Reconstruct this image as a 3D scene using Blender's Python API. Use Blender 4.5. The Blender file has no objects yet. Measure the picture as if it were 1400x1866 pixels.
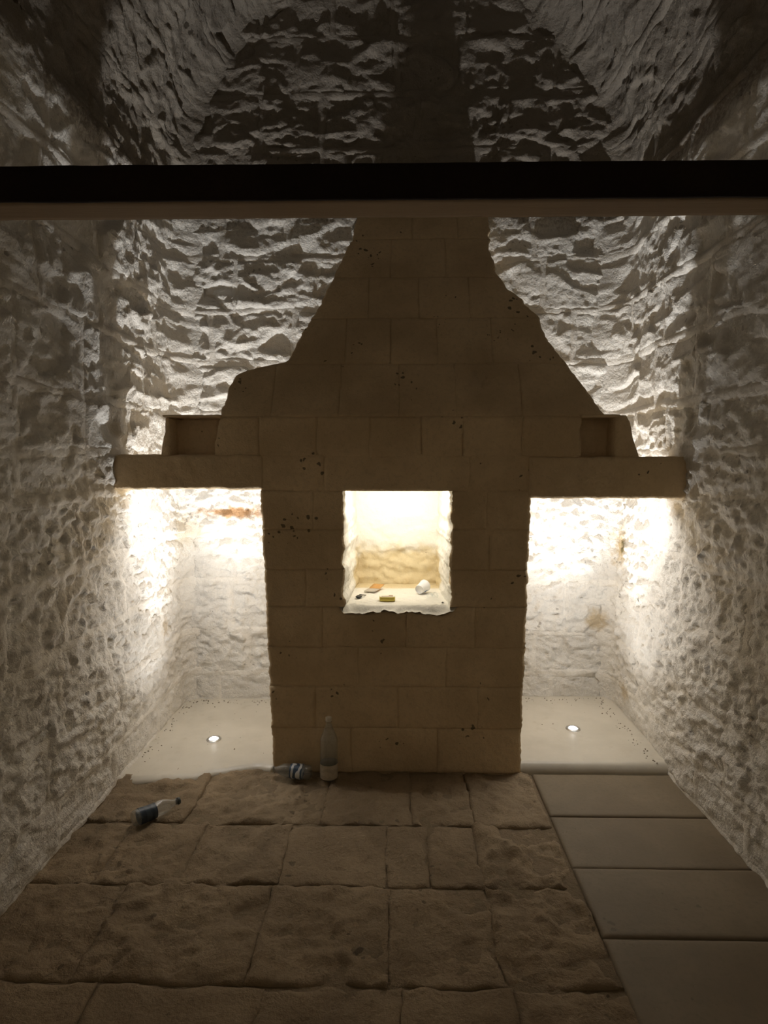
import bpy, math, random
import numpy as np
from mathutils import Vector, Matrix

# ------------------------------------------------------------------ camera, world, exposure
scene = bpy.context.scene
COL = scene.collection
CAM_H = 1.6
cd = bpy.data.cameras.new('camera'); cam = bpy.data.objects.new('camera', cd); COL.objects.link(cam)
cd.sensor_fit = 'VERTICAL'; cd.sensor_height = 24.0; cd.lens = 1100.0 / 1866.0 * 24.0; cd.clip_start = 0.02
cam.location = (0, 0, CAM_H)
cam.rotation_euler = (math.radians(90 - 5.1), 0, math.radians(1.0))
scene.camera = cam

w = bpy.data.worlds.new('world'); scene.world = w; w.use_nodes = True
w.node_tree.nodes['Background'].inputs[0].default_value = (1.0, 0.78, 0.50, 1)
w.node_tree.nodes['Background'].inputs[1].default_value = 0.13

vs = scene.view_settings
vs.view_transform = 'Standard'; vs.look = 'None'; vs.gamma = 1.0; vs.use_curve_mapping = False
vs.exposure = 0.3
scene.cycles.max_bounces = 6; scene.cycles.diffuse_bounces = 6; scene.cycles.glossy_bounces = 3
scene.cycles.use_adaptive_sampling = True; scene.cycles.adaptive_threshold = 0.05
scene.cycles.transparent_max_bounces = 16
scene.cycles.sample_clamp_indirect = 6.0
scene.cycles.use_denoising = True
scene.cycles.caustics_reflective = False; scene.cycles.caustics_refractive = False

FLOOR_LAMP_W = 170.0     # the two spots let into the floor slabs: narrow beam
TILT = 7.0               # degrees that the narrow beams lean towards the end wall
FLOOR_SPILL_W = 18.0     # and the weak wide spill of the same lamps
NICHE_STRIP_W = 2.5      # light strip behind the top edge of the central niche
LINTEL_STRIP_W = 4.6    # light strips fixed behind the two side lintels
LAMP_COL = (1.0, 0.98, 0.945)
NICHE_COL = (1.0, 0.93, 0.80)

random.seed(7)
# ------------------------------------------------------------------ room sizes (metres)
XL, XR, YB = -1.372, 1.405, 3.85
SPRING, RISE = 3.14, 1.45
Y_NEAR = -1.2            # the shell runs on behind the viewer
Y_DET = 1.25             # stones are built from here to the end wall
PF = 2.95                # front plane of the pier

# ------------------------------------------------------------------ numpy noise
def _h(ix, iy, iz, s):
    n = (ix.astype(np.int64) * 374761393 + iy.astype(np.int64) * 668265263 + iz.astype(np.int64) * 2147483647 + s * 144665) & 0xFFFFFFFF
    n = ((n ^ (n >> 13)) * 1274126177) & 0xFFFFFFFF
    n = ((n ^ (n >> 16)) * 2246822519) & 0xFFFFFFFF
    return ((n ^ (n >> 15)) & 0xFFFFFF) / float(0xFFFFFF)

def vn(x, y, z=0.0, s=0):
    """smooth value noise in -1..1"""
    x, y, z = np.broadcast_arrays(np.asarray(x, float), np.asarray(y, float), np.asarray(z, float))
    fx, fy, fz = np.floor(x), np.floor(y), np.floor(z)
    tx, ty, tz = x - fx, y - fy, z - fz
    q = lambda t: t * t * t * (t * (t * 6 - 15) + 10)
    tx, ty, tz = q(tx), q(ty), q(tz)
    r = 0.0
    for i in (0, 1):
        wx = tx if i else 1 - tx
        for j in (0, 1):
            wy = ty if j else 1 - ty
            for k in (0, 1):
                wz = tz if k else 1 - tz
                r = r + wx * wy * wz * _h(fx + i, fy + j, fz + k, s)
    return r * 2 - 1

def fbm(x, y, z=0.0, s=0, o=3):
    r, a, t = 0.0, 1.0, 0.0
    for i in range(o):
        f = 2.03 ** i
        r = r + a * vn(np.asarray(x) * f + 3.1 * i, np.asarray(y) * f - 1.7 * i, np.asarray(z) * f, s + i); t += a; a *= 0.5
    return r / t

def facets(u, v, s=0, k=9.0, tilt=1.1):
    """hewn facets: softly joined tilted planes, one to each random cell"""
    fu, fv = np.floor(u), np.floor(v)
    num, den = 0.0, 1e-9
    z = np.zeros_like(fu)
    for i in (-1, 0, 1):
        for j in (-1, 0, 1):
            cu, cv = fu + i, fv + j
            px = cu + 0.1 + 0.8 * _h(cu, cv, z, s); py = cv + 0.1 + 0.8 * _h(cu, cv, z + 1, s)
            du, dv = u - px, v - py
            wt = np.exp(-k * (du * du + dv * dv))
            hh = (_h(cu, cv, z + 2, s) - 0.5) * 1.3 + tilt * ((_h(cu, cv, z + 3, s) - 0.5) * 2 * du + (_h(cu, cv, z + 4, s) - 0.5) * 2 * dv)
            num = num + wt * hh; den = den + wt
    return num / den

def sst(a, b, x):
    t = np.clip((x - a) / (b - a), 0, 1); return t * t * (3 - 2 * t)

# ------------------------------------------------------------------ mesh helpers
def mesh_obj(name, V, F, mat, parent=None, smooth=True):
    me = bpy.data.meshes.new(name)
    V = np.asarray(V, dtype=np.float32); F = np.asarray(F, dtype=np.int32)
    me.vertices.add(len(V)); me.vertices.foreach_set('co', V.ravel())
    n = F.shape[1]
    me.loops.add(F.size); me.loops.foreach_set('vertex_index', F.ravel())
    me.polygons.add(len(F))
    me.polygons.foreach_set('loop_start', np.arange(0, F.size, n, dtype=np.int32))
    me.polygons.foreach_set('loop_total', np.full(len(F), n, dtype=np.int32))
    me.polygons.foreach_set('use_smooth', np.full(len(F), smooth))
    me.update(calc_edges=True)
    me.materials.append(mat)
    o = bpy.data.objects.new(name, me); COL.objects.link(o)
    if parent is not None: o.parent = parent
    return o

def grid_faces(n, m, flip=False):
    i, j = np.meshgrid(np.arange(n - 1), np.arange(m - 1), indexing='ij')
    a = (i * m + j).ravel(); F = np.stack([a, a + m, a + m + 1, a + 1], 1)
    return F[:, ::-1] if flip else F

def grid_obj(name, P, mat, parent=None, towards=None):
    n, m = P.shape[:2]
    flip = False
    if towards is not None:
        c = P[n // 2, m // 2]; nn = np.cross(P[min(n // 2 + 1, n - 1), m // 2] - c, P[n // 2, min(m // 2 + 1, m - 1)] - c)
        flip = float(np.dot(nn, towards)) < 0
    return mesh_obj(name, P.reshape(-1, 3), grid_faces(n, m, flip), mat, parent)

def fn(x): return x if callable(x) else (lambda t, x=x: np.full_like(np.asarray(t, float), x))

def patch(name, parent, mat, ua, ub, va, vb, res, surf, hf, dive=0.0, dw=0.02, skirt=0.0, es=0, en=0.0, hole_fade=True):
    """a piece on a surface: between two u curves (of v) and two v curves (of u), raised by hf, sinking by `dive` at its edges"""
    ua, ub, va, vb = fn(ua), fn(ub), fn(va), fn(vb)
    vm = 0.5 * (float(va(np.array(0.0))) + float(vb(np.array(0.0))))
    um0, um1 = float(ua(np.array(vm))), float(ub(np.array(vm)))
    v0m, v1m = float(va(np.array(0.5 * (um0 + um1)))), float(vb(np.array(0.5 * (um0 + um1))))
    n = max(4, int(abs(um1 - um0) / res) + 1); m = max(4, int(abs(v1m - v0m) / res) + 1)
    a, b = np.meshgrid(np.linspace(0, 1, n), np.linspace(0, 1, m), indexing='ij')
    U = um0 + (um1 - um0) * a
    V = va(U) * (1 - b) + vb(U) * b
    A, B = ua(V), ub(V)
    U = A * (1 - a) + B * a
    wd, hg = np.abs(B - A), np.abs(vb(U) - va(U))
    d = np.minimum(np.minimum(a, 1 - a) * wd, np.minimum(b, 1 - b) * hg)
    if en: d = d + en * vn(U * 28, V * 28, 0.3, es)
    e = 1 - sst(0, dw, d)
    H = hf(U, V)
    H = H * (1 - 0.3 * e) - dive * e
    P = surf(U, V, H)
    out = surf(U[:1, :1], V[:1, :1], H[:1, :1] * 0 + 1)[0, 0] - surf(U[:1, :1], V[:1, :1], H[:1, :1] * 0)[0, 0]
    if skirt:
        pa = lambda M: np.pad(M, 1, mode='edge')
        Hs = pa(H); Hs[0] = Hs[-1] = -skirt; Hs[:, 0] = Hs[:, -1] = -skirt
        P = surf(pa(U), pa(V), Hs)
    return grid_obj(name, P, mat, parent, out)

def round_box(name, lo, hi, mat, parent, r=0.012, res=0.02, amp=0.004, fs=9.0, s=0, top_only=None, warp=0.0):
    """a stone: box with worn edges and an uneven surface"""
    lo, hi = np.array(lo, float), np.array(hi, float)
    c, d = (lo + hi) / 2, (hi - lo) / 2
    n = [max(2, int(2 * x / res) + 1) for x in d]
    L = [np.linspace(-1, 1, k + 1) for k in n]
    Vs, Fs, off = [], [], 0
    for ax in range(3):
        b1, b2 = (ax + 1) % 3, (ax + 2) % 3
        for sg in (-1, 1):
            g1, g2 = np.meshgrid(L[b1], L[b2], indexing='ij')
            P = np.zeros(g1.shape + (3,)); P[..., ax] = sg; P[..., b1] = g1; P[..., b2] = g2
            Vs.append(P.reshape(-1, 3)); Fs.append(grid_faces(g1.shape[0], g1.shape[1], sg < 0) + off); off += P.shape[0] * P.shape[1]
    V = np.concatenate(Vs); F = np.concatenate(Fs)
    _, idx, inv = np.unique(np.round(V, 5), axis=0, return_index=True, return_inverse=True)
    V = V[idx]; F = inv.ravel()[F]
    p = V * d
    q = np.clip(p, -(d - r), d - r); nv = p - q
    ln = np.linalg.norm(nv, axis=1, keepdims=True); nn = nv / np.maximum(ln, 1e-9)
    p = q + r * nn
    wpos = p + c
    hgt = amp * (0.55 * fbm(wpos[:, 0] * fs, wpos[:, 1] * fs, wpos[:, 2] * fs, s, 4) + 0.45 * fbm(wpos[:, 0] * fs * 4, wpos[:, 1] * fs * 4, wpos[:, 2] * fs * 4, s + 9, 2))
    if warp:
        hgt = hgt + warp * (facets((wpos[:, 0] + wpos[:, 2] * .3) * 11, (wpos[:, 1] + wpos[:, 2] * .3) * 11, s))
    if top_only: hgt = hgt * (nn[:, 2] > 0.3)
    wpos = wpos + nn * hgt[:, None]
    return mesh_obj(name, wpos, F, mat, parent)

def lathe(name, prof, mat, parent=None, n=32, mtx=None, wob=None):
    prof = np.array(prof, float); k = len(prof)
    t = np.linspace(0, 2 * math.pi, n, endpoint=False)
    R, T = np.meshgrid(prof[:, 0], t, indexing='ij'); Z = np.repeat(prof[:, 1][:, None], n, 1)
    if wob is not None: R = R * wob(T, Z)
    V = np.stack([R * np.cos(T), R * np.sin(T), Z], -1).reshape(-1, 3)
    F = []
    for i in range(k - 1):
        for j in range(n):
            F.append((i * n + j, i * n + (j + 1) % n, (i + 1) * n + (j + 1) % n, (i + 1) * n + j))
    o = mesh_obj(name, V, F, mat, parent)
    if mtx is not None: o.matrix_local = mtx
    return o

def thing(name, label, cat, loc=(0, 0, 0), rot=(0, 0, 0), group=None, kind=None):
    o = bpy.data.objects.new(name, None); COL.objects.link(o); o.empty_display_size = 0.05
    o.location = loc; o.rotation_euler = rot; o['label'] = label; o['category'] = cat
    if group: o['group'] = group
    if kind: o['kind'] = kind
    return o

def tag(o, label=None, cat=None, kind=None, group=None):
    if label: o['label'] = label
    if cat: o['category'] = cat
    if kind: o['kind'] = kind
    if group: o['group'] = group
    return o

# ------------------------------------------------------------------ materials
class NT:
    def __init__(s, name):
        s.m = bpy.data.materials.new(name); s.m.use_nodes = True; s.t = s.m.node_tree
        s.b = s.t.nodes['Principled BSDF']; s.out = s.t.nodes['Material Output']
        s.pos = s.t.nodes.new('ShaderNodeNewGeometry').outputs['Position']
    def n(s, typ, **kw):
        x = s.t.nodes.new(typ)
        for k, v in kw.items(): setattr(x, k, v)
        return x
    def l(s, a, b): s.t.links.new(a, b)
    def val(s, sock, v):
        if hasattr(v, 'links') or isinstance(v, bpy.types.NodeSocket): s.l(v, sock)
        else: sock.default_value = v
    def noise(s, scale, detail=4, rough=0.55, vec=None, dist=0.0):
        x = s.n('ShaderNodeTexNoise'); x.inputs['Scale'].default_value = scale; x.inputs['Detail'].default_value = detail
        x.inputs['Roughness'].default_value = rough; x.inputs['Distortion'].default_value = dist
        s.l(vec or s.pos, x.inputs['Vector']); return x.outputs['Fac']
    def voro(s, scale, vec=None, feature='F1', rnd=1.0):
        x = s.n('ShaderNodeTexVoronoi', feature=feature); x.inputs['Scale'].default_value = scale
        x.inputs['Randomness'].default_value = rnd; s.l(vec or s.pos, x.inputs['Vector']); return x.outputs['Distance']
    def ramp(s, v, lo, hi, a=0.0, b=1.0):
        x = s.n('ShaderNodeMapRange', interpolation_type='SMOOTHSTEP'); s.val(x.inputs['Value'], v)
        x.inputs['From Min'].default_value = lo; x.inputs['From Max'].default_value = hi
        x.inputs['To Min'].default_value = a; x.inputs['To Max'].default_value = b; return x.outputs['Result']
    def math(s, op, a, b=0.0):
        x = s.n('ShaderNodeMath', operation=op); s.val(x.inputs[0], a); s.val(x.inputs[1], b); return x.outputs[0]
    def mix(s, f, a, b):
        x = s.n('ShaderNodeMix', data_type='RGBA'); s.val(x.inputs[0], f)
        for sock, v in ((x.inputs[6], a), (x.inputs[7], b)):
            if isinstance(v, tuple): sock.default_value = v + (1,) if len(v) == 3 else v
            else: s.l(v, sock)
        return x.outputs[2]
    def bump(s, hgt, strength, dist, prev=None):
        x = s.n('ShaderNodeBump'); x.inputs['Strength'].default_value = strength; x.inputs['Distance'].default_value = dist
        s.l(hgt, x.inputs['Height'])
        if prev is not None: s.l(prev, x.inputs['Normal'])
        return x.outputs['Normal']
    def spot(s, p, r, soft=0.6, wob=0.5, axes=(1, 1, 1)):
        """a stain: an irregular blotch round a point of the wall"""
        d = s.n('ShaderNodeVectorMath', operation='SUBTRACT'); s.l(s.pos, d.inputs[0]); d.inputs[1].default_value = p
        m = s.n('ShaderNodeVectorMath', operation='MULTIPLY'); s.l(d.outputs[0], m.inputs[0]); m.inputs[1].default_value = axes
        ln = s.n('ShaderNodeVectorMath', operation='LENGTH'); s.l(m.outputs[0], ln.inputs[0])
        if not hasattr(s, 'sn'): s.sn = s.math('SUBTRACT', s.noise(22, 2), 0.5)
        wv = s.math('MULTIPLY', s.sn, wob * r * 2.4)
        return s.ramp(s.math('ADD', ln.outputs['Value'], wv), r * soft, r, 1.0, 0.0)
    def fin(s, col, rough=0.9, nrm=None, spec=0.25):
        s.val(s.b.inputs['Base Color'], col if not isinstance(col, tuple) else col + (1,))
        s.val(s.b.inputs['Roughness'], rough); s.b.inputs['Specular IOR Level'].default_value = spec
        if nrm is not None: s.l(nrm, s.b.inputs['Normal'])
        return s.m

def stone_mat(name, c1, c2, pit=0.5, bump=0.5, pit_scale=17.0, dirt=None, stains=(), rough=0.92, top_shade=None):
    t = NT(name)
    col = t.mix(t.ramp(t.noise(2.6, 3, 0.6), 0.32, 0.68), c1, c2)
    fine = t.noise(52, 4, 0.7)
    col = t.mix(t.math('MULTIPLY', t.ramp(fine, 0.45, 0.75), 0.4), col, tuple(x * 0.78 for x in c2))
    if dirt: col = t.mix(t.math('MULTIPLY', t.ramp(t.noise(1.3, 3, 0.65, dist=0.6), 0.52, 0.72), dirt[1]), col, dirt[0])
    if top_shade:                                     # dimness of the upper wall put into the colour, above a ragged line
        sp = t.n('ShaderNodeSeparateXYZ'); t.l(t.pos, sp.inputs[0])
        col = t.mix(t.ramp(t.math('ADD', sp.outputs['Z'], t.math('MULTIPLY', fine, 0.25)), 3.08, 3.26), col, top_shade)
    for p, r, c, axes, amt in stains:
        col = t.mix(t.math('MULTIPLY', t.spot(p, r, 0.25, 0.55, axes), amt), col, c)
    # small ragged holes: the dark of their depth is put into the colour
    nz = t.n('ShaderNodeTexNoise'); nz.inputs['Scale'].default_value = 30.0; nz.inputs['Detail'].default_value = 1.0
    t.l(t.pos, nz.inputs['Vector'])
    wv = t.n('ShaderNodeVectorMath', operation='MULTIPLY_ADD'); t.l(nz.outputs['Color'], wv.inputs[0]); wv.inputs[1].default_value = (0.035, 0.035, 0.035); t.l(t.pos, wv.inputs[2])
    v = t.voro(pit_scale, wv.outputs[0])
    gate = t.ramp(t.noise(3.7, 1, 0.6), 0.50, 0.74, 0.0, 0.30)
    hole = t.math('MULTIPLY', t.ramp(t.math('SUBTRACT', v, gate), -0.06, 0.0, 1.0, 0.0), pit)
    col = t.mix(hole, col, (0.035, 0.026, 0.017))
    nr = t.bump(fine, bump, 0.02)
    return t.fin(col, rough, nr)

RUST, OCHRE, MOSS = (0.36, 0.19, 0.07), (0.45, 0.33, 0.16), (0.12, 0.10, 0.04)
wall_stains = [((-1.02, YB, 1.25), 0.34, RUST, (1, 0.2, 6), 0.9), ((-1.33, YB - .05, 1.14), 0.16, (0.55, 0.48, 0.36), (1, 1, 1), 0.6),
               ((1.38, 3.74, 1.05), 0.10, OCHRE, (1.2, 0.9, 0.55), 0.9), ((1.40, 3.71, 1.06), 0.045, MOSS, (1, 1, 0.7), 0.95),
               ((1.31, YB, 0.56), 0.10, OCHRE, (1, 1, 1), 0.7), ((1.36, 3.60, 0.17), 0.10, OCHRE, (1, 1, 1), 0.6),
               ((-1.38, 3.5, 0.60), 0.07, OCHRE, (1, 1, 0.8), 0.5)]
M = {}
M['wash'] = stone_mat('whitewashed_stone', (0.79, 0.775, 0.74), (0.70, 0.68, 0.645), pit=0.4, bump=0.75, pit_scale=24.0, stains=wall_stains, top_shade=(0.27, 0.24, 0.205))
M['mortar'] = stone_mat('limewashed_mortar', (0.80, 0.78, 0.74), (0.72, 0.695, 0.65), pit=0.2, bump=0.55, pit_scale=24.0, stains=wall_stains, top_shade=(0.27, 0.24, 0.205))
M['vault'] = stone_mat('dimmed_vault_stone', (0.29, 0.26, 0.22), (0.22, 0.195, 0.165), pit=0.85, bump=0.7, pit_scale=12)  # colour darkened to stand for the weak light up in the vault
M['pier'] = stone_mat('buff_limestone', (0.76, 0.605, 0.40), (0.60, 0.465, 0.295), pit=0.75, bump=0.5, pit_scale=26.0)
M['lintel'] = stone_mat('buff_lintel_stone', (0.70, 0.555, 0.37), (0.61, 0.48, 0.31), pit=0.85, bump=0.4, pit_scale=20.0)
M['slab'] = stone_mat('smooth_floor_stone', (0.245, 0.197, 0.135), (0.20, 0.16, 0.108), pit=0.3, bump=0.10, pit_scale=24, dirt=((0.18, 0.14, 0.095), 0.5), rough=0.6)
M['floor'] = stone_mat('rough_floor_stone', (0.36, 0.275, 0.18), (0.26, 0.195, 0.125), pit=0.45, bump=0.7, pit_scale=22, dirt=((0.17, 0.13, 0.085), 0.6))
M['dirt'] = stone_mat('packed_earth_joint', (0.27, 0.205, 0.135), (0.21, 0.16, 0.10), pit=0.6, bump=0.6)

def polished():
    t = NT('polished_cream_stone')
    col = t.mix(t.ramp(t.noise(3.2, 5, 0.6), 0.35, 0.7), (0.64, 0.60, 0.52), (0.56, 0.525, 0.45))
    col = t.mix(t.math('MULTIPLY', t.ramp(t.noise(13, 5, 0.7), 0.55, 0.75), 0.3), col, (0.42, 0.36, 0.27))
    sp = t.ramp(t.voro(24), 0.03, 0.05, 1.0, 0.0); gate = t.ramp(t.noise(7, 2), 0.60, 0.64)
    col = t.mix(t.math('MULTIPLY', sp, gate), col, (0.06, 0.045, 0.03))
    return t.fin(col, t.ramp(t.noise(8, 4), 0.3, 0.7, 0.28, 0.45), t.bump(t.noise(30, 4), 0.05, 0.01), 0.5)
M['polish'] = polished()

def niche_plaster():
    t = NT('niche_limewash')
    sep = t.n('ShaderNodeSeparateXYZ'); t.l(t.pos, sep.inputs[0])
    low = t.ramp(t.math('ADD', sep.outputs['Z'], t.math('MULTIPLY', t.math('SUBTRACT', t.noise(9, 4), 0.5), 0.22)), 1.02, 1.12, 1.0, 0.0)
    back = t.ramp(sep.outputs['Y'], 3.36, 3.42)
    white = t.mix(t.noise(6, 4), (0.82, 0.80, 0.745), (0.77, 0.745, 0.68))
    buff = t.mix(t.noise(14, 5), (0.74, 0.645, 0.44), (0.62, 0.51, 0.31))
    col = t.mix(t.math('MULTIPLY', low, back), white, buff)
    sp = t.ramp(t.voro(26), 0.05, 0.08, 1.0, 0.0); gate = t.ramp(t.noise(8, 2), 0.54, 0.60)
    col = t.mix(t.math('MULTIPLY', sp, gate), col, (0.14, 0.11, 0.07))
    return t.fin(col, 0.9, t.bump(t.noise(40, 6, 0.65), 0.4, 0.02))
M['niche'] = niche_plaster()

def wood():
    t = NT('dark_beam_timber')
    mp = t.n('ShaderNodeMapping'); mp.inputs['Scale'].default_value = (1.2, 22, 22); t.l(t.pos, mp.inputs['Vector'])
    g = t.noise(2.4, 6, 0.65, mp.outputs[0], 1.5)
    col = t.mix(g, (0.20, 0.135, 0.072), (0.14, 0.09, 0.046))
    return t.fin(col, 0.8, t.bump(g, 0.3, 0.01))
M['wood'] = wood()
M['front_shade'] = stone_mat('beam_front_shade', (0.022, 0.013, 0.009), (0.014, 0.009, 0.007), pit=0.0, bump=0.2)  # near-black colour stands for the lack of light on the beam front

def plain(name, col, rough=0.5, metal=0.0, spec=0.5, noise=0.0):
    t = NT(name)
    c = t.mix(t.noise(60, 3), col, tuple(x * (1 - noise) for x in col)) if noise else col
    t.b.inputs['Metallic'].default_value = metal
    return t.fin(c, rough, None, spec)
M['steel'] = plain('brushed_steel', (0.55, 0.54, 0.52), 0.35, 1.0)
M['iron'] = plain('black_painted_iron', (0.022, 0.016, 0.013), 0.55, 0.0, 0.3, 0.3)

def glow(name, col, e):
    t = NT(name); t.b.inputs['Emission Color'].default_value = col + (1,); t.b.inputs['Emission Strength'].default_value = e
    return t.fin((0.8, 0.8, 0.8), 0.3)
M['lens'] = glow('lit_lamp_lens', (1.0, 0.98, 0.94), 60.0)

def clear_plastic():
    t = NT('clear_plastic')
    tr = t.n('ShaderNodeBsdfTransparent'); tr.inputs[0].default_value = (0.93, 0.95, 0.95, 1)
    gl = t.n('ShaderNodeBsdfGlossy'); gl.inputs['Roughness'].default_value = 0.12
    df = t.n('ShaderNodeBsdfDiffuse'); df.inputs['Color'].default_value = (0.75, 0.78, 0.78, 1)
    lw = t.n('ShaderNodeLayerWeight'); lw.inputs['Blend'].default_value = 0.35
    m1 = t.n('ShaderNodeMixShader'); m1.inputs[0].default_value = 0.13; t.l(tr.outputs[0], m1.inputs[1]); t.l(df.outputs[0], m1.inputs[2])
    m2 = t.n('ShaderNodeMixShader'); t.l(t.ramp(lw.outputs['Facing'], 0.2, 1.0, 0.06, 0.75), m2.inputs[0])
    t.l(m1.outputs[0], m2.inputs[1]); t.l(gl.outputs[0], m2.inputs[2])
    nr = t.bump(t.noise(55, 3), 0.25, 0.01); t.l(nr, gl.inputs['Normal'])
    t.t.nodes.remove(t.b); t.l(m2.outputs[0], t.out.inputs['Surface'])
    return t.m
M['pet'] = clear_plastic()

# ------------------------------------------------------------------ courses of stone
ROWS = [0.0, 0.20, 0.47, 0.80, 1.12, 1.44, 1.625, 1.87, 2.20, 2.51, 2.82, 3.14]
ROWS_BACK = ROWS + [3.46, 3.78, 4.10, 4.42, 4.64]

def joints(u0, u1, lo, hi, rng):
    js = [u0]
    while True:
        x = js[-1] + rng.uniform(lo, hi)
        if x > u1 - lo * 0.6: break
        js.append(x)
    js.append(u1); return js

class Courses:
    """rows of blocks over a (u, v) surface, with wavering bed joints"""
    def __init__(s, rows, u0, u1, lo, hi, seed, wob=0.014):
        s.rows, s.seed, s.wob = rows, seed, wob
        rng = random.Random(seed)
        s.j = [joints(u0 - rng.uniform(0, 0.25), u1 + 0.05, lo, hi, rng) for _ in rows[:-1]]
        s.u0, s.u1 = u0, u1
    def bed(s, k):
        w0 = 0.0 if k == 0 else s.wob
        return lambda u: s.rows[k] + w0 * vn(np.asarray(u) * 2.7, k * 7.3, 0.5, s.seed) + w0 * 0.5 * vn(np.asarray(u) * 9, k * 3.3, 0.5, s.seed + 1)
    def perp(s, k, i):
        return lambda v: s.j[k][i] + 0.02 * vn(np.asarray(v) * 6, k * 5.1 + i * 1.7, 0.5, s.seed + 2)
    def dist(s, U, V):
        D = np.full(U.shape, 9.0)
        for k in range(len(s.rows) - 1):
            b0, b1 = s.bed(k)(U), s.bed(k + 1)(U)
            D = np.minimum(D, np.minimum(np.abs(V - b0), np.abs(V - b1)))
            ins = (V >= b0) & (V < b1)
            if ins.any():
                d = np.full(int(ins.sum()), 9.0)
                for i in range(len(s.j[k])): d = np.minimum(d, np.abs(U[ins] - s.perp(k, i)(V[ins])))
                D[ins] = np.minimum(D[ins], d)
        return D

def rock(U, V, seed):
    """broken stone: ledges, split faces and chips"""
    wu = U + 0.05 * fbm(U * 5, V * 5, 0, seed + 5); wv = V + 0.05 * fbm(U * 5, V * 5, 4.0, seed + 6)
    a = vn(wu * 3.1 + wv * 1.5, wv * 8.5, 0.5, seed + 8)
    ledge = (1 - np.abs(a)) ** 5
    flat = 0.45 + 0.55 * sst(-0.15, 0.35, vn(U * 2.1, V * 3.0, 0.7, seed + 9))      # some faces split clean, others shattered
    return (0.020 * facets(wu / 0.21, wv / 0.12, seed, 15, 1.3) + flat * (0.010 * facets(wu / 0.085 + wv * 2, wv / 0.05, seed + 1, 12, 1.6)
            + 0.008 * fbm(U * 24, V * 34, 0, seed + 2, 3)) + 0.012 * ledge + 0.002 * fbm(U * 70, V * 70, 0, seed + 3, 2))
def pocked(U, V, seed):
    wu = U + 0.03 * fbm(U * 9, V * 9, 0, seed + 5); wv = V + 0.03 * fbm(U * 9, V * 9, 4.0, seed + 6)
    return (0.009 * facets(wu / 0.17 + wv, wv / 0.11, seed + 3, 16, 1.6) + 0.009 * facets(wu / 0.075 + wv * 3, wv / 0.04, seed + 4, 17, 1.9)
            + 0.010 * fbm(U * 34, V * 34, 0, seed + 7, 3))
def rough_h(seed, z_of=None, lowamp=1.0, highamp=1.0):
    def hf(U, V):
        z = V if z_of is None else z_of(V)
        t = sst(1.40, 1.75, z)
        f = sst(0.05, 0.35, z)          # worn smoother and plastered near the floor
        r = 0.0
        if (t < 1).any(): r = r + lowamp * pocked(U, V, seed) * (1 - t) * (0.45 + 0.55 * f)
        if (t > 0).any(): r = r + highamp * rock(U, V, seed) * t
        return r + 0.002
    return hf

def mortar_h(cs, seed, rough, zf, amp=1.0):
    def hf(U, V):
        d = cs.dist(U, V)
        n = vn(U * 3.2, V * 3.2, 0.2, seed)
        up = 0.2 + 0.8 * sst(1.45, 1.8, zf(V))
        return amp * (0.011 * up * np.exp(-(d / 0.015) ** 2) * np.clip(0.4 + 1.1 * n, 0, 1.4) - 0.030 * sst(0.02, 0.05, d)) + (0.9 - 0.4 * up) * rough(U, V) + 0.003 * fbm(U * 14, V * 14, 0, seed + 1, 2)
    return hf

STONE_RES = 0.0095
def fillet(Y, Z):
    R = 0.10 + 0.13 * sst(1.55, 2.3, Z)          # tight corner low down, swept round under the vault
    t = np.clip((Y - (YB - R)) / R, 0, 1)
    return R * (1 - np.sqrt(np.maximum(0, 1 - t * t))) * 0.9
def big(U, V, s): return 0.018 * fbm(U * 1.4, V * 1.4, 0, s, 2)
surf_left = lambda U, V, H: np.stack([XL + fillet(U, V) + big(U, V, 51) + H, U, V], -1)
surf_right = lambda U, V, H: np.stack([XR - fillet(U, V) - big(U, V, 52) - H, U, V], -1)
surf_back = lambda U, V, H: np.stack([U, YB - big(U, V, 53) - H, V], -1)
# vault: half ellipse over the room, v is the way along the arc
AX = (XR - XL) / 2; CX = (XR + XL) / 2
_th = np.linspace(0, math.pi, 400)
_s = np.concatenate([[0], np.cumsum(np.hypot(np.diff(AX * np.cos(_th)), np.diff(RISE * np.sin(_th))))])
ARC = float(_s[-1])
def surf_vault(U, V, H):
    th = np.interp(V, _s, _th)
    nx, nz = np.cos(th) / AX, np.sin(th) / RISE
    L = np.sqrt(nx * nx + nz * nz)
    r = fillet(U, V * 0 + 1.9) + big(U, V, 54) + H
    return np.stack([CX - AX * np.cos(th) + r * nx / L, U, SPRING + RISE * np.sin(th) - r * nz / L], -1)

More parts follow.
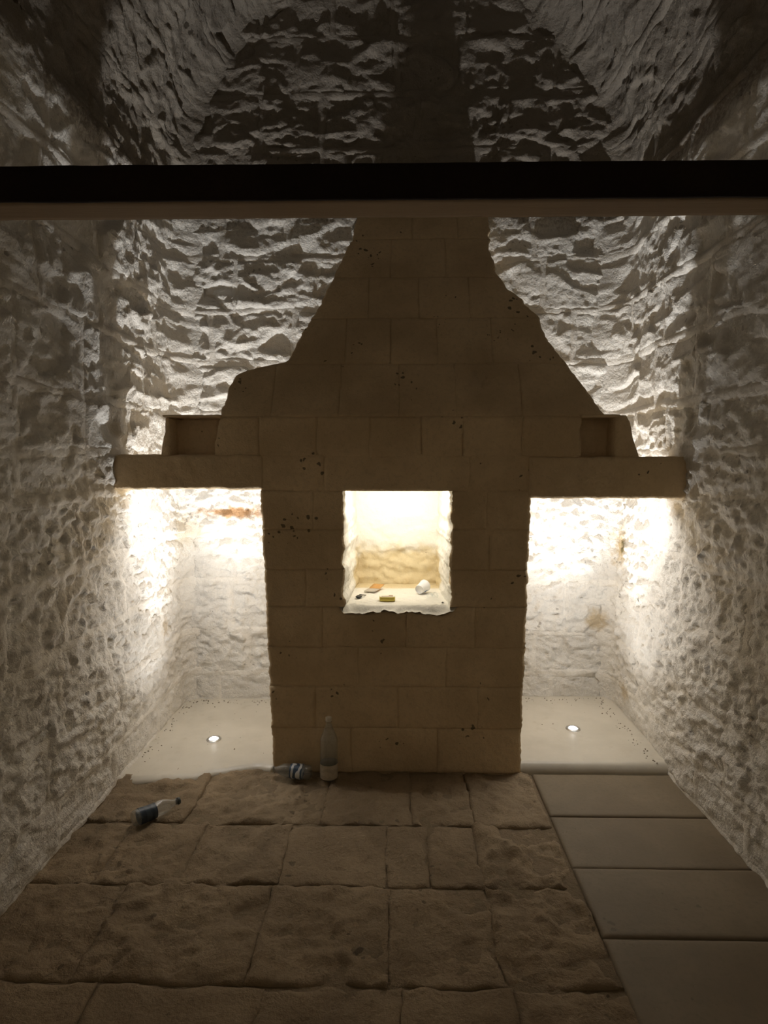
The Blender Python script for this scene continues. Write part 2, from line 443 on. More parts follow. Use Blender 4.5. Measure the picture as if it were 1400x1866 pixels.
def build_shell(name, cs, surf, hseed, mat, mmat, u0, u1, v0, v1, label, cat, keep=None, near=None, lowamp=1.0, highamp=1.0, z_of=None, stone_label=None):
    n, m = int((u1 - u0) / 0.015) + 1, int((v1 - v0) / 0.015) + 1
    U, V = np.meshgrid(np.linspace(u0, u1, n), np.linspace(v0, v1, m), indexing='ij')
    hf = rough_h(hseed, z_of, lowamp, highamp)
    P = surf(U, V, mortar_h(cs, hseed + 40, hf, z_of or (lambda v: v))(U, V))
    if near is not None:                        # the plain run of the wall behind the viewer
        Un, Vn = np.meshgrid(np.linspace(near, u0, 24)[:-1], np.linspace(v0, v1, m), indexing='ij')
        P = np.concatenate([surf(Un, Vn, 0.02 * fbm(Un * 5, Vn * 5, 0, hseed, 2)), P], 0)
    out = surf(np.array([[u1 * .5 + u0 * .5]]), np.array([[v0 * .5 + v1 * .5]]), np.array([[1.0]]))[0, 0] - surf(np.array([[u1 * .5 + u0 * .5]]), np.array([[v0 * .5 + v1 * .5]]), np.array([[0.0]]))[0, 0]
    base = grid_obj(name, P, mmat, None, out)
    tag(base, label, cat, 'structure')
    for k in range(len(cs.rows) - 1):
        for i in range(len(cs.j[k]) - 1):
            a, b = max(cs.j[k][i], u0 - 0.1), min(cs.j[k][i + 1], u1 + 0.02)
            if b - a < 0.06 or b < u0: continue
            if keep is not None and not keep(a, b, cs.rows[k], cs.rows[k + 1]): continue
            g = 0.004
            ua = (lambda v, f=cs.perp(k, i): np.maximum(f(v), u0) + g); ub = (lambda v, f=cs.perp(k, i + 1): np.minimum(f(v), u1) - g)
            va = (lambda u, f=cs.bed(k): f(u) + g); vb = (lambda u, f=cs.bed(k + 1): f(u) - g)
            off = random.Random(hseed * 1000 + k * 50 + i).uniform(-0.007, 0.007)
            patch('stone_block', base, mat, ua, ub, va, vb, STONE_RES, surf, lambda U, V, o=off: hf(U, V) + o, dive=0.009 if cs.rows[k] > 1.5 or name == 'ceiling' else 0.005, dw=0.018, es=hseed + k, en=0.012)
    return base

cs_l = Courses(ROWS, Y_DET, YB, 0.38, 0.66, 11)
cs_r = Courses(ROWS, Y_DET, YB, 0.38, 0.66, 23)
cs_b = Courses(ROWS_BACK, XL, XR, 0.36, 0.62, 37)
vrows = list(np.linspace(0, ARC, 15))
cs_v = Courses(vrows, Y_DET + 0.2, YB, 0.36, 0.66, 41)

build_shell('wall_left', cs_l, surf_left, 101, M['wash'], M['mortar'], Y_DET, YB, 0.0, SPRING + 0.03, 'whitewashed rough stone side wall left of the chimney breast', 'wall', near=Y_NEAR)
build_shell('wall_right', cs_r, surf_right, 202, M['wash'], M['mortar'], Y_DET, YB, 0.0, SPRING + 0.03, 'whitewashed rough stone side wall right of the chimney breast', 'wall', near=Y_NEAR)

def back_keep(a, b, z0, z1):
    xm = max(abs(a), abs(b)) if a * b > 0 else 0
    if z1 <= 1.63 and a > -0.62 and b < 0.62: return False
    zt = lambda x: SPRING + RISE * math.sqrt(max(0, 1 - ((x - CX) / AX) ** 2))
    top = SPRING + RISE if a * b < 0 else max(zt(a), zt(b))
    if z0 > top - 0.02: return False
    for (zz, xl, xr) in ((1.63, -.62, .62), (2.0, -.70, .80), (2.25, -.40, .70), (2.6, -.25, .45), (2.9, -.1, .4)):
        if z1 <= zz + 0.3 and z0 >= zz - 0.1 and a > xl and b < xr: return False
    return True
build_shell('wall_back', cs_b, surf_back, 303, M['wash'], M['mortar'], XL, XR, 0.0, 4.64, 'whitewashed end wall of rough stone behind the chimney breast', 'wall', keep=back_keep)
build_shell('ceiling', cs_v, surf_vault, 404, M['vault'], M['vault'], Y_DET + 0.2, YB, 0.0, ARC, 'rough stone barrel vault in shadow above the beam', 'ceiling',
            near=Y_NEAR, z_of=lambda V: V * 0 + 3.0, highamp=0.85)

# ------------------------------------------------------------------ floor
n = 60
Uf, Vf = np.meshgrid(np.linspace(XL - .1, XR + .1, 70), np.linspace(Y_NEAR, YB + .1, 120), indexing='ij')
floor = grid_obj('floor', np.stack([Uf, Vf, -0.009 + 0.002 * fbm(Uf * 5, Vf * 5, 0, 5)], -1), M['dirt'], None, np.array([0, 0, 1]))
tag(floor, 'worn floor of rough and smooth stone slabs', 'floor', 'structure')

surf_floor = lambda U, V, H: np.stack([U, V, H], -1)
def floor_h(seed, rough, tilt):
    def hf(U, V):
        wu = U + 0.03 * fbm(U * 8, V * 8, 0, seed + 5)
        r = 0.010 * facets(wu / 0.11, V / 0.10, seed, 7, 1.2) + 0.006 * facets(wu / 0.04, V / 0.04, seed + 1, 8) + 0.005 * fbm(U * 30, V * 30, 0, seed, 3)
        return rough * r + tilt + 0.002 * fbm(U * 3, V * 3, 0, seed + 3, 2)
    return hf
fl_rows = [((2.51, 2.985), [-1.42, -0.93, -0.32, 0.08, 0.36, 0.685], (1.6, 1.5, 1.1, 1.2, 1.2)),
           ((2.13, 2.51), [-1.42, -1.15, -0.82, -0.44, -0.03, 0.135, 0.335, 0.69], (1.2, 1.2, 1.1, .6, .6, .9, 2.2)),
           ((1.70, 2.13), [-1.42, -1.00, -0.46, -0.02, 0.345, 0.70], (1.2, 1.4, 1.3, 1.1, 1.7)),
           ((1.30, 1.70), [-1.42, -0.90, -0.40, 0.02, 0.36, 0.70], (.8, .7, .7, .6, .9)),
           ((0.92, 1.30), [-1.42, -1.05, -0.55, -0.10, 0.30, 0.70], (.8,) * 5)]
q = 0
for (y0, y1), xs, rg in fl_rows:
    for i in range(len(xs) - 1):
        q += 1
        g = 0.004
        wv = lambda c, sd: (lambda t: c + 0.013 * vn(np.asarray(t) * 6, sd, 0.5, 61) + 0.006 * vn(np.asarray(t) * 22, sd, 0.5, 62))
        patch('floor_stone', floor, M['floor'], wv(xs[i] - 0.002, q * 3.7), wv(xs[i + 1] + 0.002, q * 5.3), wv(y0 + g, q * 2.1), wv(y1 - g, q * 4.9), 0.012, surf_floor,
              floor_h(500 + q, rg[i], random.uniform(-0.002, 0.003)), dive=0.006, dw=0.012, es=q, en=0.014, skirt=0.05)
pl = [2.955, 2.590, 2.247, 1.900, 1.555, 1.21, 0.87]
for i in range(len(pl) - 1):
    patch('floor_plank_stone', floor, M['slab'], 0.70, 1.425, pl[i + 1] + 0.002, pl[i] - 0.002, 0.012, surf_floor,
          lambda U, V, i=i: 0.0015 * fbm(U * 5, V * 5, 0, 70 + i) + (0.003, -.001, .002, .0, .003, 0)[i], dive=0.004, dw=0.007, skirt=0.05)
# the two smooth slabs under the side openings: left flush, right a low step
front_l = lambda u: 2.845 + 0.13 * sst(-1.15, -0.66, np.asarray(u)) + 0.014 * vn(np.asarray(u) * 14, 0.3, 0, 81)
patch('floor_slab', floor, M['polish'], -1.41, -0.60, front_l, YB + 0.03, 0.014, surf_floor,
      lambda U, V: 0.015 + 0.0015 * fbm(U * 4, V * 4, 0, 82), dive=0.013, dw=0.03, skirt=0.02)
patch('floor_slab', floor, M['polish'], 0.62, 1.43, 2.962, YB + 0.03, 0.014, surf_floor,
      lambda U, V: 0.047 + 0.0015 * fbm(U * 4, V * 4, 0, 83), dive=0.014, dw=0.022, skirt=0.02)

# ------------------------------------------------------------------ chimney breast
cb = thing('chimney_breast', 'buff stone chimney breast with stepped hood, square niche and two side lintels', 'chimney breast', (0, PF + 0.4, 0))
INV = Matrix.Translation((0, -(PF + 0.4), 0))
def own(o): o.matrix_parent_inverse = INV; return o

OL = np.array([(1.62, -0.885), (1.80, -0.852), (1.868, -0.840), (1.925, -0.829), (1.983, -0.812), (2.021, -0.79), (2.045, -0.735), (2.065, -0.66), (2.09, -0.545), (2.16, -0.52), (2.24, -0.49),
               (2.336, -0.434), (2.452, -0.383), (2.607, -0.331), (2.825, -0.249), (2.986, -0.216), (3.35, -0.13)])
OR = np.array([(1.62, 0.893), (1.795, 0.90), (1.80, 1.01), (1.865, 0.975), (1.964, 0.929), (1.993, 0.914), (2.082, 0.859), (2.157, 0.813), (2.267, 0.77), (2.347, 0.75), (2.446, 0.675), (2.497, 0.621),
               (2.601, 0.556), (2.782, 0.530), (2.979, 0.540), (3.35, 0.50)])
def out_l(z): return np.interp(z, OL[:, 0], OL[:, 1]) + 0.007 * vn(np.asarray(z) * 31, 0.2, 0, 91) + 0.004 * vn(np.asarray(z) * 83, 0.2, 0, 92)
def out_r(z): return np.interp(z, OR[:, 0], OR[:, 1]) + 0.008 * vn(np.asarray(z) * 29, 0.7, 0, 93) + 0.005 * vn(np.asarray(z) * 80, 0.7, 0, 94)
def yf(z): return PF + 0.58 * np.maximum(0, np.asarray(z, float) - 1.80)
surf_pier = lambda U, V, H: np.stack([U, yf(V) - H - 0.006 * fbm(U * 2, V * 2, 0, 95, 2), V], -1)
def pier_l(z): return -0.617 - 0.041 * np.asarray(z) / 1.44 + 0.004 * vn(np.asarray(z) * 23, 1.2, 0, 96) + 0.004 * vn(np.asarray(z) * 90, 1.2, 0, 97)
def pier_r(z): return 0.640 + 0.026 * np.asarray(z) / 1.41 + 0.004 * vn(np.asarray(z) * 23, 2.2, 0, 98) + 0.004 * vn(np.asarray(z) * 90, 2.2, 0, 99)
NX0, NX1, NZ0, NZ1, NYB = -0.250, 0.280, 0.862, 1.440, 3.50
def niche_l(z): return NX0 + 0.008 * vn(np.asarray(z) * 26, 3.2, 0, 111) + 0.004 * vn(np.asarray(z) * 70, 3.2, 0, 112)
def niche_r(z): return NX1 + 0.007 * vn(np.asarray(z) * 26, 4.2, 0, 113) + 0.004 * vn(np.asarray(z) * 70, 4.2, 0, 114)

# core masonry behind the facing blocks
def strip_core(name, zs, L, R, y0, mat):
    zs = np.asarray(zs); l, r = L(zs), R(zs); y = yf(zs) + y0; yb = np.full_like(zs, YB + 0.02)
    yb = y + 0.13
    P = np.stack([np.stack(c, -1) for c in ((l, yb, zs), (l, y, zs), (r, y, zs), (r, yb, zs), (l, yb, zs))], 0)
    o = own(grid_obj(name, P, mat, cb, np.array([0, -1, 0.0]))); 
    return o
zz = np.linspace(1.605, 3.36, 130)
hc = strip_core('hood_core', zz, lambda z: out_l(z) + 0.012, lambda z: np.minimum(out_r(z), np.where(z < 1.80, 0.9, 9)) - 0.012, 0.010, M['pier'])
def pier_core():
    V, F = [], []
    def box(lo, hi):
        b = len(V)
        for x in (lo[0], hi[0]):
            for y in (lo[1], hi[1]):
                for z in (lo[2], hi[2]): V.append((x, y, z))
        for f in ((0, 1, 3, 2), (4, 6, 7, 5), (0, 4, 5, 1), (2, 3, 7, 6), (0, 2, 6, 4), (1, 5, 7, 3)): F.append(tuple(b + i for i in f))
    y0, y1 = PF + 0.008, YB
    box((-0.605, y0, -0.02), (0.630, y1, NZ0 - 0.09))
    box((-0.605, y0, NZ0 - 0.09), (NX0 - 0.03, y1, NZ1 + 0.03))
    box((NX1 + 0.03, y0, NZ0 - 0.09), (0.630, y1, NZ1 + 0.03))
    box((-0.605, y0, NZ1 + 0.03), (0.630, y1, 1.62))
    box((NX0 - 0.03, NYB + 0.03, NZ0 - 0.03), (NX1 + 0.03, y1, NZ1 + 0.03))
    return own(mesh_obj('pier_core', V, F, M['pier'], cb, smooth=False))
pier_core()

def pier_h(seed):
    def hf(U, V):
        return 0.006 * fbm(U * 5, V * 5, 0, 77, 3) + 0.003 * fbm(U * 30, V * 30, 0, 78, 2) + 0.005 * facets(U / 0.17, V / 0.12, seed + 2, 6)
    return hf
bi = 0
def block(ua, ub, va, vb, depth=0.10, mat='pier', name='stone_block', res=0.012, dive=0.0045):
    global bi; bi += 1
    wv = lambda c, sd: c if callable(c) else (lambda t: c + 0.006 * vn(np.asarray(t) * 9, sd, 0.5, 121))
    g = -0.001
    A = wv(ua, bi * 1.3); B = wv(ub, bi * 2.9)
    return own(patch(name, cb, M[mat], (lambda v: A(v) + (0 if callable(ua) else g)), (lambda v: B(v) - (0 if callable(ub) else g)), va + g, vb if callable(vb) else vb - g, res, surf_pier, pier_h(600 + bi),
                     dive=dive, dw=0.013, skirt=depth, es=bi, en=0.005))
rng = random.Random(5)
def course(z0, z1, L, R, xl, xr, js):
    xs = [L] + [j for j in js] + [R]
    for i in range(len(xs) - 1): block(xs[i], xs[i + 1], z0, z1)
# pier below and beside the niche
course(0.0, 0.235, pier_l, pier_r, -.62, .64, [-0.22, 0.22])
course(0.235, 0.45, pier_l, pier_r, -.62, .64, [-0.40, 0.02, 0.42])
course(0.45, 0.655, pier_l, pier_r, -.63, .65, [-0.18, 0.26])
# the broken edge under the niche: the facing is knocked off along the sill
def chip(u): return (0.040 + 0.018 * vn(np.asarray(u) * 17, 0.4, 0, 157) + 0.008 * vn(np.asarray(u) * 47, 0.4, 0, 158)) * sst(NX0 - 0.035, NX0 + 0.0, np.asarray(u)) * (1 - sst(NX1 - 0.0, NX1 + 0.035, np.asarray(u)))
course(0.655, lambda u: NZ0 + 0.001 - chip(u), pier_l, pier_r, -.63, .65, [-0.36, 0.06, 0.40])
for (z0, z1, a, b) in ((NZ0, 1.05, -0.44, None), (1.05, 1.25, None, 0.47), (1.25, NZ1, -0.40, 0.45)):
    xs = [pier_l] + ([a] if a else []) + [niche_l]
    for i in range(len(xs) - 1): block(xs[i], xs[i + 1], z0, z1)
    xs = [niche_r] + ([b] if b else []) + [pier_r]
    for i in range(len(xs) - 1): block(xs[i], xs[i + 1], z0, z1)
course(NZ1, 1.62, (lambda z: -0.655 + 0 * np.asarray(z)), (lambda z: 0.668 + 0 * np.asarray(z)), -.65, .66, [-0.345, 0.365])
# hood
course(1.604, 1.80, out_l, (lambda z: np.minimum(out_r(z), 0.902)), 0, 0, [-0.66, -0.38, -0.12, 0.13, 0.33, 0.62])
course(1.80, 2.075, out_l, out_r, 0, 0, [-0.60, -0.27, 0.02, 0.30, 0.62])
course(2.075, 2.335, out_l, out_r, 0, 0, [-0.25, -0.02, 0.22, 0.50])
course(2.335, 2.585, out_l, out_r, 0, 0, [-0.14, 0.13, 0.40])
course(2.585, 2.84, out_l, out_r, 0, 0, [-0.02, 0.28])
course(2.84, 3.09, out_l, out_r, 0, 0, [0.10, 0.36])
course(3.09, 3.335, out_l, out_r, 0, 0, [0.0, 0.26])
# lintels over the side openings
own(round_box('lintel', (-1.42, PF - 0.004, 1.447), (-0.645, PF + 0.15, 1.615), M['lintel'], cb, r=0.010, res=0.012, amp=0.010, fs=9, s=131, warp=0.003))
own(round_box('lintel', (0.655, PF - 0.004, 1.405), (1.425, PF + 0.15, 1.606), M['lintel'], cb, r=0.010, res=0.012, amp=0.010, fs=9, s=132, warp=0.003))
# pigeonholes over the lintels: jamb, back and thin cap slab
def jamb(ua, ub, z0, z1):
    return own(patch('jamb_stone', cb, M['pier'], ua, ub, z0, z1, 0.010, surf_pier, pier_h(700 + int(abs(z0 * 100))), dive=0.008, dw=0.018, skirt=0.15, es=5, en=0.005))
jamb(lambda v: np.interp(v, [1.60, 1.70, 1.80], [-1.150, -1.130, -1.118]) + .003 * vn(np.asarray(v) * 40, 0, 0, 3), lambda v: np.interp(v, [1.60, 1.70, 1.80], [-1.098, -1.095, -1.103]), 1.605, 1.797)
jamb(lambda v: np.interp(v, [1.60, 1.70, 1.80], [1.064, 1.056, 1.062]) + .004 * vn(np.asarray(v) * 40, 0, 0, 4), lambda v: np.interp(v, [1.60, 1.70, 1.77, 1.805], [1.188, 1.150, 1.135, 1.115]), 1.595, 1.806)
own(round_box('cap_slab', (-1.130, PF - 0.008, 1.797), (-0.845, PF + 0.17, 1.811), M['lintel'], cb, r=0.004, res=0.012, amp=0.004, s=141))
own(round_box('cap_slab', (0.895, PF - 0.006, 1.796), (1.085, PF + 0.17, 1.810), M['lintel'], cb, r=0.004, res=0.012, amp=0.004, s=142))
own(round_box('recess_back', (-1.14, PF + 0.11, 1.600), (-0.86, PF + 0.16, 1.80), M['lintel'], cb, r=0.006, res=0.012, amp=0.02, fs=12, s=143))
own(round_box('recess_back', (0.88, PF + 0.11, 1.590), (1.13, PF + 0.16, 1.80), M['lintel'], cb, r=0.006, res=0.012, amp=0.02, fs=12, s=144))

# the niche lining
def nh(seed, a=1.0):
    return lambda U, V: a * (0.010 * facets(U / 0.10 + V, V / 0.07, seed, 7, 1.2) + 0.005 * facets(U / 0.035, V / 0.03, seed + 1, 8) + 0.004 * fbm(U * 30, V * 30, 0, seed + 2, 3))
def back_h(U, V):
    low = 1 - sst(1.03, 1.12, V + 0.04 * fbm(U * 9, V * 9, 0, 5))
    return nh(801)(U, V) * (0.45 + 0.85 * low) - 0.012 * low
own(patch('niche_back', cb, M['niche'], NX0 - 0.02, NX1 + 0.02, NZ0 - 0.03, NZ1 + 0.03, 0.008, lambda U, V, H: np.stack([U, NYB - H, V], -1), back_h))
ytap = lambda Y: 0.03 * (Y - PF) / (NYB - PF)
own(patch('niche_cheek', cb, M['niche'], PF + 0.006, NYB + 0.02, NZ0 - 0.03, NZ1 + 0.03, 0.008, lambda U, V, H: np.stack([niche_l(V) + ytap(U) + H * np.clip((U - PF) * 12, 0.3, 1), U, V], -1), nh(811, 0.7)))
own(patch('niche_cheek', cb, M['niche'], PF + 0.006, NYB + 0.02, NZ0 - 0.03, NZ1 + 0.03, 0.008, lambda U, V, H: np.stack([niche_r(V) - ytap(U) - H * np.clip((U - PF) * 12, 0.3, 1), U, V], -1), nh(821, 0.7)))
def sill_h(U, V):
    w0 = 0.055 + 0.03 * vn(U * 13, 0.5, 0, 155)
    e = np.clip((PF + w0 - V) / w0, 0, 1.1)
    return 0.004 * fbm(U * 12, V * 12, 0, 152) + 0.002 * fbm(U * 40, V * 40, 0, 153, 2) - chip(U) * e ** 1.3 + 0.010 * facets(U * 30, V * 30, 156) * e
own(patch('niche_sill', cb, M['niche'], NX0 - 0.03, NX1 + 0.03, lambda u: PF - 0.004 + 0.005 * vn(np.asarray(u) * 18, 0.4, 0, 151), NYB + 0.02, 0.007, lambda U, V, H: np.stack([U, V, NZ0 + H], -1), sill_h))
own(patch('niche_soffit', cb, M['niche'], NX0 - 0.02, NX1 + 0.02, PF + 0.09, NYB + 0.02, 0.012, lambda U, V, H: np.stack([U, V, NZ1 + 0.029 - H], -1), nh(841, 0.5)))

def add_spot(name, loc, up, watts, col, size, blend, radius, tilt=(0, 0)):
    ld = bpy.data.lights.new(name, 'SPOT'); ld.energy = watts; ld.color = col; ld.spot_size = math.radians(size); ld.spot_blend = blend; ld.shadow_soft_size = radius
    o = bpy.data.objects.new(name, ld); COL.objects.link(o); o.location = loc
    o.rotation_euler = ((math.pi if up else 0) + tilt[0], tilt[1], 0)
    return o
ring_prof = [(0.020, 0.0), (0.020, 0.004), (0.024, 0.006), (0.033, 0.004), (0.035, 0.0)]
# light strips out of sight behind the lintels and behind the top edge of the niche
def strip(x0, x1, y, z, watts, col, dirn):
    c = Vector(((x0 + x1) / 2, y, z))
    o = own(round_box('light_strip', (x0, y - 0.007, z - 0.006), (x1, y + 0.007, z + 0.006), M['steel'], cb, r=0.002, res=0.05, amp=0))
    d = Vector(dirn).normalized()
    e = own(round_box('diffuser', (x0 + 0.01, y - 0.004, z - 0.0075), (x1 - 0.01, y + 0.0085, z + 0.004), M['strip'], o, r=0.002, res=0.05, amp=0)); e.matrix_parent_inverse = Matrix.Identity(4)
    ld = bpy.data.lights.new('light_strip_light', 'AREA'); ld.shape = 'RECTANGLE'; ld.size = x1 - x0 - 0.02; ld.size_y = 0.012; ld.energy = watts; ld.color = col
    l = bpy.data.objects.new('light_strip_light', ld); COL.objects.link(l); l.location = c + d * 0.014
    l.rotation_euler = d.to_track_quat('-Z', 'Y').to_euler()
M['strip'] = glow('lit_strip_diffuser', (1.0, 0.96, 0.90), 3.0)
strip(NX0 + 0.03, NX1 - 0.03, PF + 0.115, 1.455, NICHE_STRIP_W, NICHE_COL, (0, 0.8, -0.6))
strip(-1.22, -0.70, PF + 0.165, 1.475, LINTEL_STRIP_W, LAMP_COL, (0, 0.6, -0.8))
strip(0.72, 1.24, PF + 0.165, 1.440, LINTEL_STRIP_W, LAMP_COL, (0, 0.6, -0.8))

# ------------------------------------------------------------------ lamps in the floor slabs
for lab, x, y, z in (('small round spotlight let into the flush floor slab of the left opening', -1.02, 3.27, 0.016),
                     ('small round spotlight let into the raised floor slab of the right opening', 1.03, 3.37, 0.048)):
    t = thing('floor_spotlight', lab, 'spotlight', (x, y, z), group='spotlights in the floor slabs')
    lathe('trim_ring', [(r * 1.18, z) for r, z in ring_prof], M['steel'], t)
    lathe('lens', [(0.0, 0.012), (0.012, 0.0105), (0.020, 0.007), (0.024, 0.003)], M['lens'], t)
    add_spot('floor_spotlight_beam', (x, y, z + 0.05), True, FLOOR_LAMP_W, LAMP_COL, 62, 1.0, 0.035, (-math.radians(TILT), 0))
    add_spot('floor_spotlight_spill', (x, y, z + 0.05), True, FLOOR_SPILL_W, LAMP_COL, 116, 1.0, 0.035)

# ------------------------------------------------------------------ the beam across the vault
bm = thing('ceiling_beam', 'long dark beam spanning the room in front of the hood', 'beam', (0, 1.976, 2.381), kind='thing')
for nm, lo, hi, mt in (('timber', (XL - 0.06, 1.9145, 2.381), (XR + 0.06, 2.052, 2.484), 'wood'), ('shade_facing', (XL - 0.06, 1.900, 2.380), (XR + 0.06, 1.915, 2.485), 'front_shade')):  # thin front piece added to paint the unlit side of the beam black
    o = round_box(nm, lo, hi, M[mt], bm, r=0.004, res=0.03, amp=0.003, fs=5, s=161); o.matrix_parent_inverse = Matrix.Translation((0, -1.976, -2.381))

# ------------------------------------------------------------------ bottles
def label_mat(name, cols):
    t = NT(name); mp = t.n('ShaderNodeTexCoord')
    wv = t.n('ShaderNodeTexWave', bands_direction='Z'); wv.inputs['Scale'].default_value = 9; wv.inputs['Distortion'].default_value = 6.0; wv.inputs['Detail Scale'].default_value = 2.0
    t.l(mp.outputs['Object'], wv.inputs['Vector'])
    return t.fin(t.mix(t.ramp(wv.outputs['Fac'], 0.55, 0.7), cols[0], cols[1]), 0.4, None, 0.5)
M['lab_blue'] = label_mat('blue_white_label', ((0.05, 0.085, 0.14), (0.62, 0.64, 0.66)))
M['lab_navy'] = label_mat('navy_label', ((0.022, 0.035, 0.055), (0.05, 0.07, 0.09)))
M['lab_pale'] = label_mat('pale_label', ((0.52, 0.46, 0.37), (0.44, 0.39, 0.31)))
M['cap_white'] = plain('white_cap_plastic', (0.74, 0.70, 0.62), 0.4)
M['cap_dark'] = plain('dark_cap_plastic', (0.05, 0.06, 0.06), 0.4)

def bottle(label, loc, rot, H, R, cap, lab, lz, crush=0.0, seed=0, group='plastic water bottles on the floor', flat=1.0):
    t = thing('water_bottle', label, 'bottle', loc, rot, group)
    k = H
    prof = [(0.0, 0.012 * k), (0.35 * R, 0.008 * k), (0.62 * R, 0.0), (0.86 * R, 0.004 * k), (0.98 * R, 0.03 * k), (R, 0.06 * k)]
    for z in np.linspace(0.09, 0.60, 18):
        prof.append((R * (1 - 0.025 * (0.5 + 0.5 * math.cos(z * 95))), z * k))
    nr = 0.0125
    prof += [(0.97 * R, 0.64 * k), (0.86 * R, 0.70 * k), (0.66 * R, 0.77 * k), (0.47 * R, 0.83 * k), (max(nr, 0.33 * R), 0.88 * k), (nr, 0.905 * k), (nr, 0.918 * k), (nr + 0.003, 0.922 * k), (nr + 0.003, 0.93 * k), (nr, 0.933 * k), (nr - .001, 0.955 * k)]
    wob = (lambda T, Z: 1 + crush * (vn(np.cos(T) * 1.6, np.sin(T) * 1.6, Z / k * 7, seed) * np.clip(1 - np.abs(Z / k - 0.42) * 1.7, 0, 1))) if crush else None
    lathe('body', prof, M['pet'], t, 40, None, wob)
    c = [(0.0, H), (nr + 0.0005, H), (nr + 0.0025, H - 0.001), (nr + 0.003, H - 0.004)]
    c += [(nr + 0.003, 0.938 * k), (nr + 0.001, 0.936 * k)]
    lathe('cap', c, M[cap], t, 28)
    lp = [(R * 1.006 + 0.0008, z * k) for z in np.linspace(lz[0], lz[1], 14)]
    lathe('label', lp, M[lab], t, 40, None, wob)
    return t
bottle('tall clear water bottle standing upright against the pier', (-0.325, 2.885, 0.004), (0, 0, 0.4), 0.318, 0.0435, 'cap_white', 'lab_pale', (0.04, 0.27))
bottle('crumpled clear bottle with blue and white label lying at the foot of the pier', (-0.415, 2.875, 0.038), (0, math.radians(-88), math.radians(-6)), 0.205, 0.034, 'cap_white', 'lab_blue', (0.20, 0.50), 0.16, 3)
bottle('clear bottle with navy label lying on rough floor near the left wall', (-1.135, 2.475, 0.037), (0, math.radians(91), math.radians(46)), 0.215, 0.033, 'cap_dark', 'lab_navy', (0.12, 0.46), 0.10, 8)

# ------------------------------------------------------------------ things on the niche sill
SZ = NZ0 + 0.003
M['tin_yellow'] = plain('yellow_tin_paint', (0.62, 0.50, 0.10), 0.35, 0.2)
M['tin_white'] = plain('white_tin_print', (0.80, 0.76, 0.66), 0.4)
M['tin_red'] = plain('brown_tin_print', (0.34, 0.17, 0.07), 0.4)
def superbox(name, sx, sy, h, z0, mat, parent, corner=0.35, edge=0.15, n=48):
    """rounded-rectangle tin shape, lathe-like"""
    t = np.linspace(0, 2 * math.pi, n, endpoint=False); p = 2 / 5.0
    cx, cy = np.sign(np.cos(t)) * np.abs(np.cos(t)) ** p, np.sign(np.sin(t)) * np.abs(np.sin(t)) ** p
    rings = [(0.0, 0.0), (0.9, 0.0), (1.0, edge * h), (1.0, h * (1 - edge)), (0.96, h), (0.90, h * 0.97), (0.0, h * 0.97)]
    V = np.concatenate([np.stack([cx * sx / 2 * r, cy * sy / 2 * r, np.full(n, z0 + z)], -1) for r, z in rings])
    F = [(i * n + j, i * n + (j + 1) % n, (i + 1) * n + (j + 1) % n, (i + 1) * n + j) for i in range(len(rings) - 1) for j in range(n)]
    return mesh_obj(name, V, F, mat, parent)
t = thing('food_tin', 'small yellow and white oblong tin at the front of the niche sill', 'tin', (-0.037, 3.08, SZ), (0, 0, 0.04))
superbox('body', 0.082, 0.054, 0.022, 0.0, M['tin_yellow'], t)
superbox('lid', 0.079, 0.051, 0.0035, 0.0205, M['tin_white'], t, n=48)
round_box('printed_band', (-0.030, -0.020, 0.0236), (0.030, -0.011, 0.0246), M['tin_red'], t, r=0.0004, res=0.02, amp=0)
round_box('printed_patch', (0.008, 0.000, 0.0236), (0.030, 0.014, 0.0246), M['tin_red'], t, r=0.0004, res=0.02, amp=0)

M['card_grey'] = plain('grey_card', (0.52, 0.47, 0.40), 0.8, noise=0.2)
M['card_orange'] = plain('orange_brown_card', (0.60, 0.33, 0.11), 0.7, noise=0.2)
t = thing('folded_card', 'small folded card with grey and orange halves lying behind the tin', 'card', (-0.112, 3.315, SZ + 0.009), (math.radians(4), math.radians(-2), math.radians(-26)))
round_box('grey_flap', (-0.034, -0.062, 0.0), (0.034, 0.0, 0.002), M['card_grey'], t, r=0.0006, res=0.02, amp=0.0)
o = round_box('orange_flap', (-0.034, 0.0, 0.0), (0.034, 0.062, 0.002), M['card_orange'], t, r=0.0006, res=0.02, amp=0.0); o.rotation_euler = (math.radians(10), 0, 0)

M['fob'] = plain('black_fob_plastic', (0.02, 0.02, 0.022), 0.4)
t = thing('key_fob', 'black oval key fob with metal ring on the niche sill', 'key fob', (-0.187, 3.13, SZ + 0.008), (0, 0, math.radians(-25)))
lathe('fob', [(0.0, -0.007), (0.010, -0.006), (0.0155, 0.0), (0.010, 0.006), (0.0, 0.007)], M['fob'], t, 28, Matrix.Diagonal((1, 1.75, 1, 1)))
def torus(name, R, r, mat, parent, mtx, n=28, k=8):
    a, b = np.meshgrid(np.linspace(0, 2 * math.pi, n, endpoint=False), np.linspace(0, 2 * math.pi, k, endpoint=False), indexing='ij')
    V = np.stack([(R + r * np.cos(b)) * np.cos(a), (R + r * np.cos(b)) * np.sin(a), r * np.sin(b)], -1).reshape(-1, 3)
    F = [(i * k + j, ((i + 1) % n) * k + j, ((i + 1) % n) * k + (j + 1) % k, i * k + (j + 1) % k) for i in range(n) for j in range(k)]
    o = mesh_obj(name, V, F, mat, parent); o.matrix_local = mtx; return o
torus('ring', 0.014, 0.0016, M['steel'], t, Matrix.Translation((0, 0.040, -0.004)))
round_box('key', (-0.030, 0.058, -0.006), (0.010, 0.066, -0.003), M['fob'], t, r=0.001, res=0.01, amp=0)

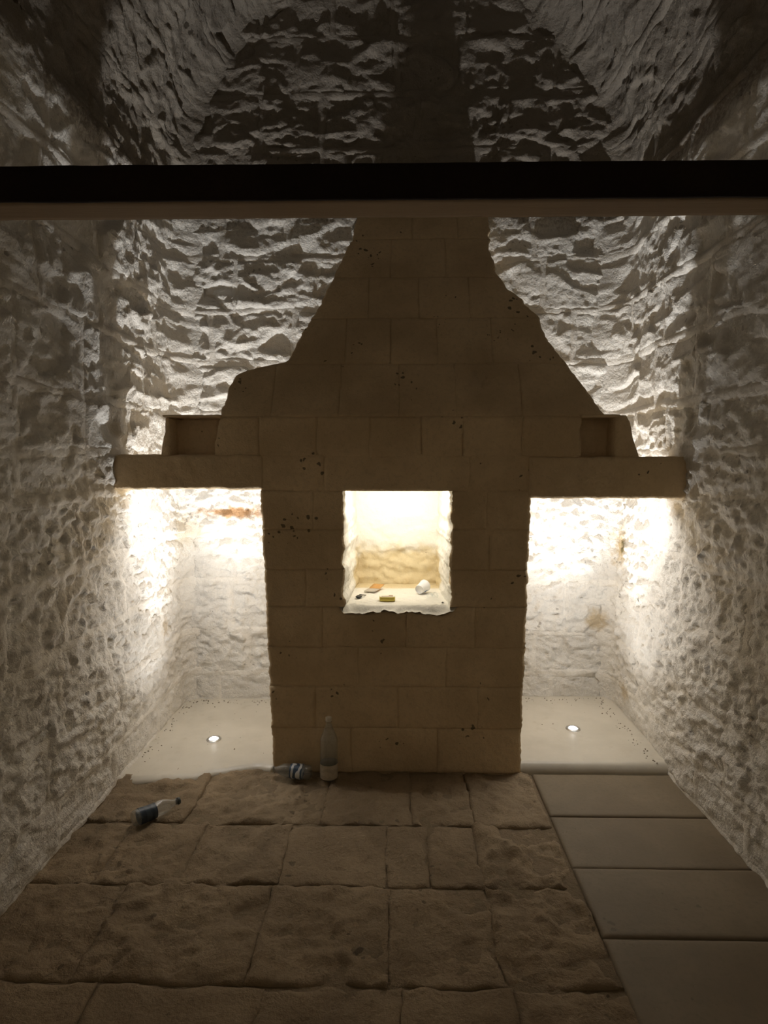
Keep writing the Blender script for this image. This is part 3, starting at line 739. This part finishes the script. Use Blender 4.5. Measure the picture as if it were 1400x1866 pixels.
M['cup_white'] = plain('white_paper_cup', (0.82, 0.83, 0.85), 0.6)
M['cup_blue'] = plain('blue_cup_print', (0.16, 0.25, 0.50), 0.6)
t = thing('paper_cup', 'white disposable cup with blue print tipped over at the back of the sill', 'cup', (0.150, 3.25, SZ + 0.030), (math.radians(80), math.radians(-10), math.radians(150)))
cupr = lambda z: 0.024 + 0.008 * z / 0.065
lathe('wall', [(cupr(z), z - 0.03) for z in np.linspace(0, 0.065, 10)] + [(cupr(0.065) + .0018, 0.036), (cupr(0.065) + .0005, 0.0375), (cupr(.065) - .001, 0.036), (cupr(0) - .001, -0.027)], M['cup_white'], t, 32)
lathe('base', [(0.0, -0.027), (0.0235, -0.027), (0.024, -0.030)], M['cup_white'], t, 32)
def cup_print():
    th = np.linspace(math.radians(200), math.radians(275), 10); z = np.linspace(0.018, 0.046, 8)
    T, Z = np.meshgrid(th, z, indexing='ij'); R = cupr(Z) + 0.0006
    return grid_obj('print', np.stack([R * np.cos(T), R * np.sin(T), Z - 0.03], -1), M['cup_blue'], t, None)
cup_print()

def crumple(name, label, cat, loc, size, seed, mat):
    n = 26
    u, v = np.meshgrid(np.linspace(-1, 1, n), np.linspace(-1, 1, n), indexing='ij')
    hh = 0.5 + 0.5 * facets(u * 1.6 + 5, v * 1.6, seed, 6, 1.4)
    P = np.stack([u * size[0] * (1 + .2 * vn(u * 2, v * 2, 0, seed)), v * size[1] * (1 + .2 * vn(u * 2, v * 2, 3, seed)), np.maximum(0.001, hh * size[2] * (1.15 - 0.8 * (u * u + v * v) * 0.5))], -1)
    o = grid_obj(name, P, mat, None, np.array([0, 0, 1])); o.location = loc
    return tag(o, label, cat)
crumple('plastic_wrapper', 'crumpled clear plastic wrapper by the right cheek of the niche', 'wrapper', (0.200, 3.14, SZ + 0.004), (0.028, 0.045, 0.03), 5, M['pet'])
crumple('paper_scrap', 'tiny dark scrap at the front right corner of the sill', 'scrap', (0.247, 3.02, SZ + .002), (0.007, 0.010, 0.005), 9, M['fob'])

# ------------------------------------------------------------------ grit along the slab edges (nobody could count it)
rg = np.random.RandomState(3)
V, F = [], []
def grain(x, y, z, r):
    b = len(V)
    for d in ((1, 0, 0), (-1, 0, 0), (0, 1, 0), (0, -1, 0), (0, 0, 1), (0, 0, -1)):
        V.append((x + d[0] * r * rg.uniform(.6, 1.5), y + d[1] * r * rg.uniform(.6, 1.5), z + d[2] * r * rg.uniform(.5, 1)))
    for f in ((0, 2, 4), (2, 1, 4), (1, 3, 4), (3, 0, 4), (2, 0, 5), (1, 2, 5), (3, 1, 5), (0, 3, 5)): F.append(tuple(b + i for i in f))
for k in range(230):
    side = k % 2; z = 0.016 if side == 0 else 0.048
    sx = -1 if side == 0 else 1
    if rg.rand() < 0.45: x, y = sx * rg.uniform(0.66, 1.34), YB - 0.03 - abs(rg.normal(0, 0.035))
    elif rg.rand() < 0.8: x, y = sx * (1.350 - abs(rg.normal(0, 0.03))), rg.uniform(2.98, YB - 0.05)
    else: x, y = sx * rg.uniform(0.7, 1.33), rg.uniform(3.0, YB - 0.1)
    grain(x, y, z, rg.uniform(0.0015, 0.005))
M['grit'] = plain('dark_grit', (0.16, 0.115, 0.07), 0.9, noise=0.4)
tag(mesh_obj('grit', V, F, M['grit'], None, smooth=False), 'dark grit gathered along the edges of the smooth slabs', 'grit', 'stuff')
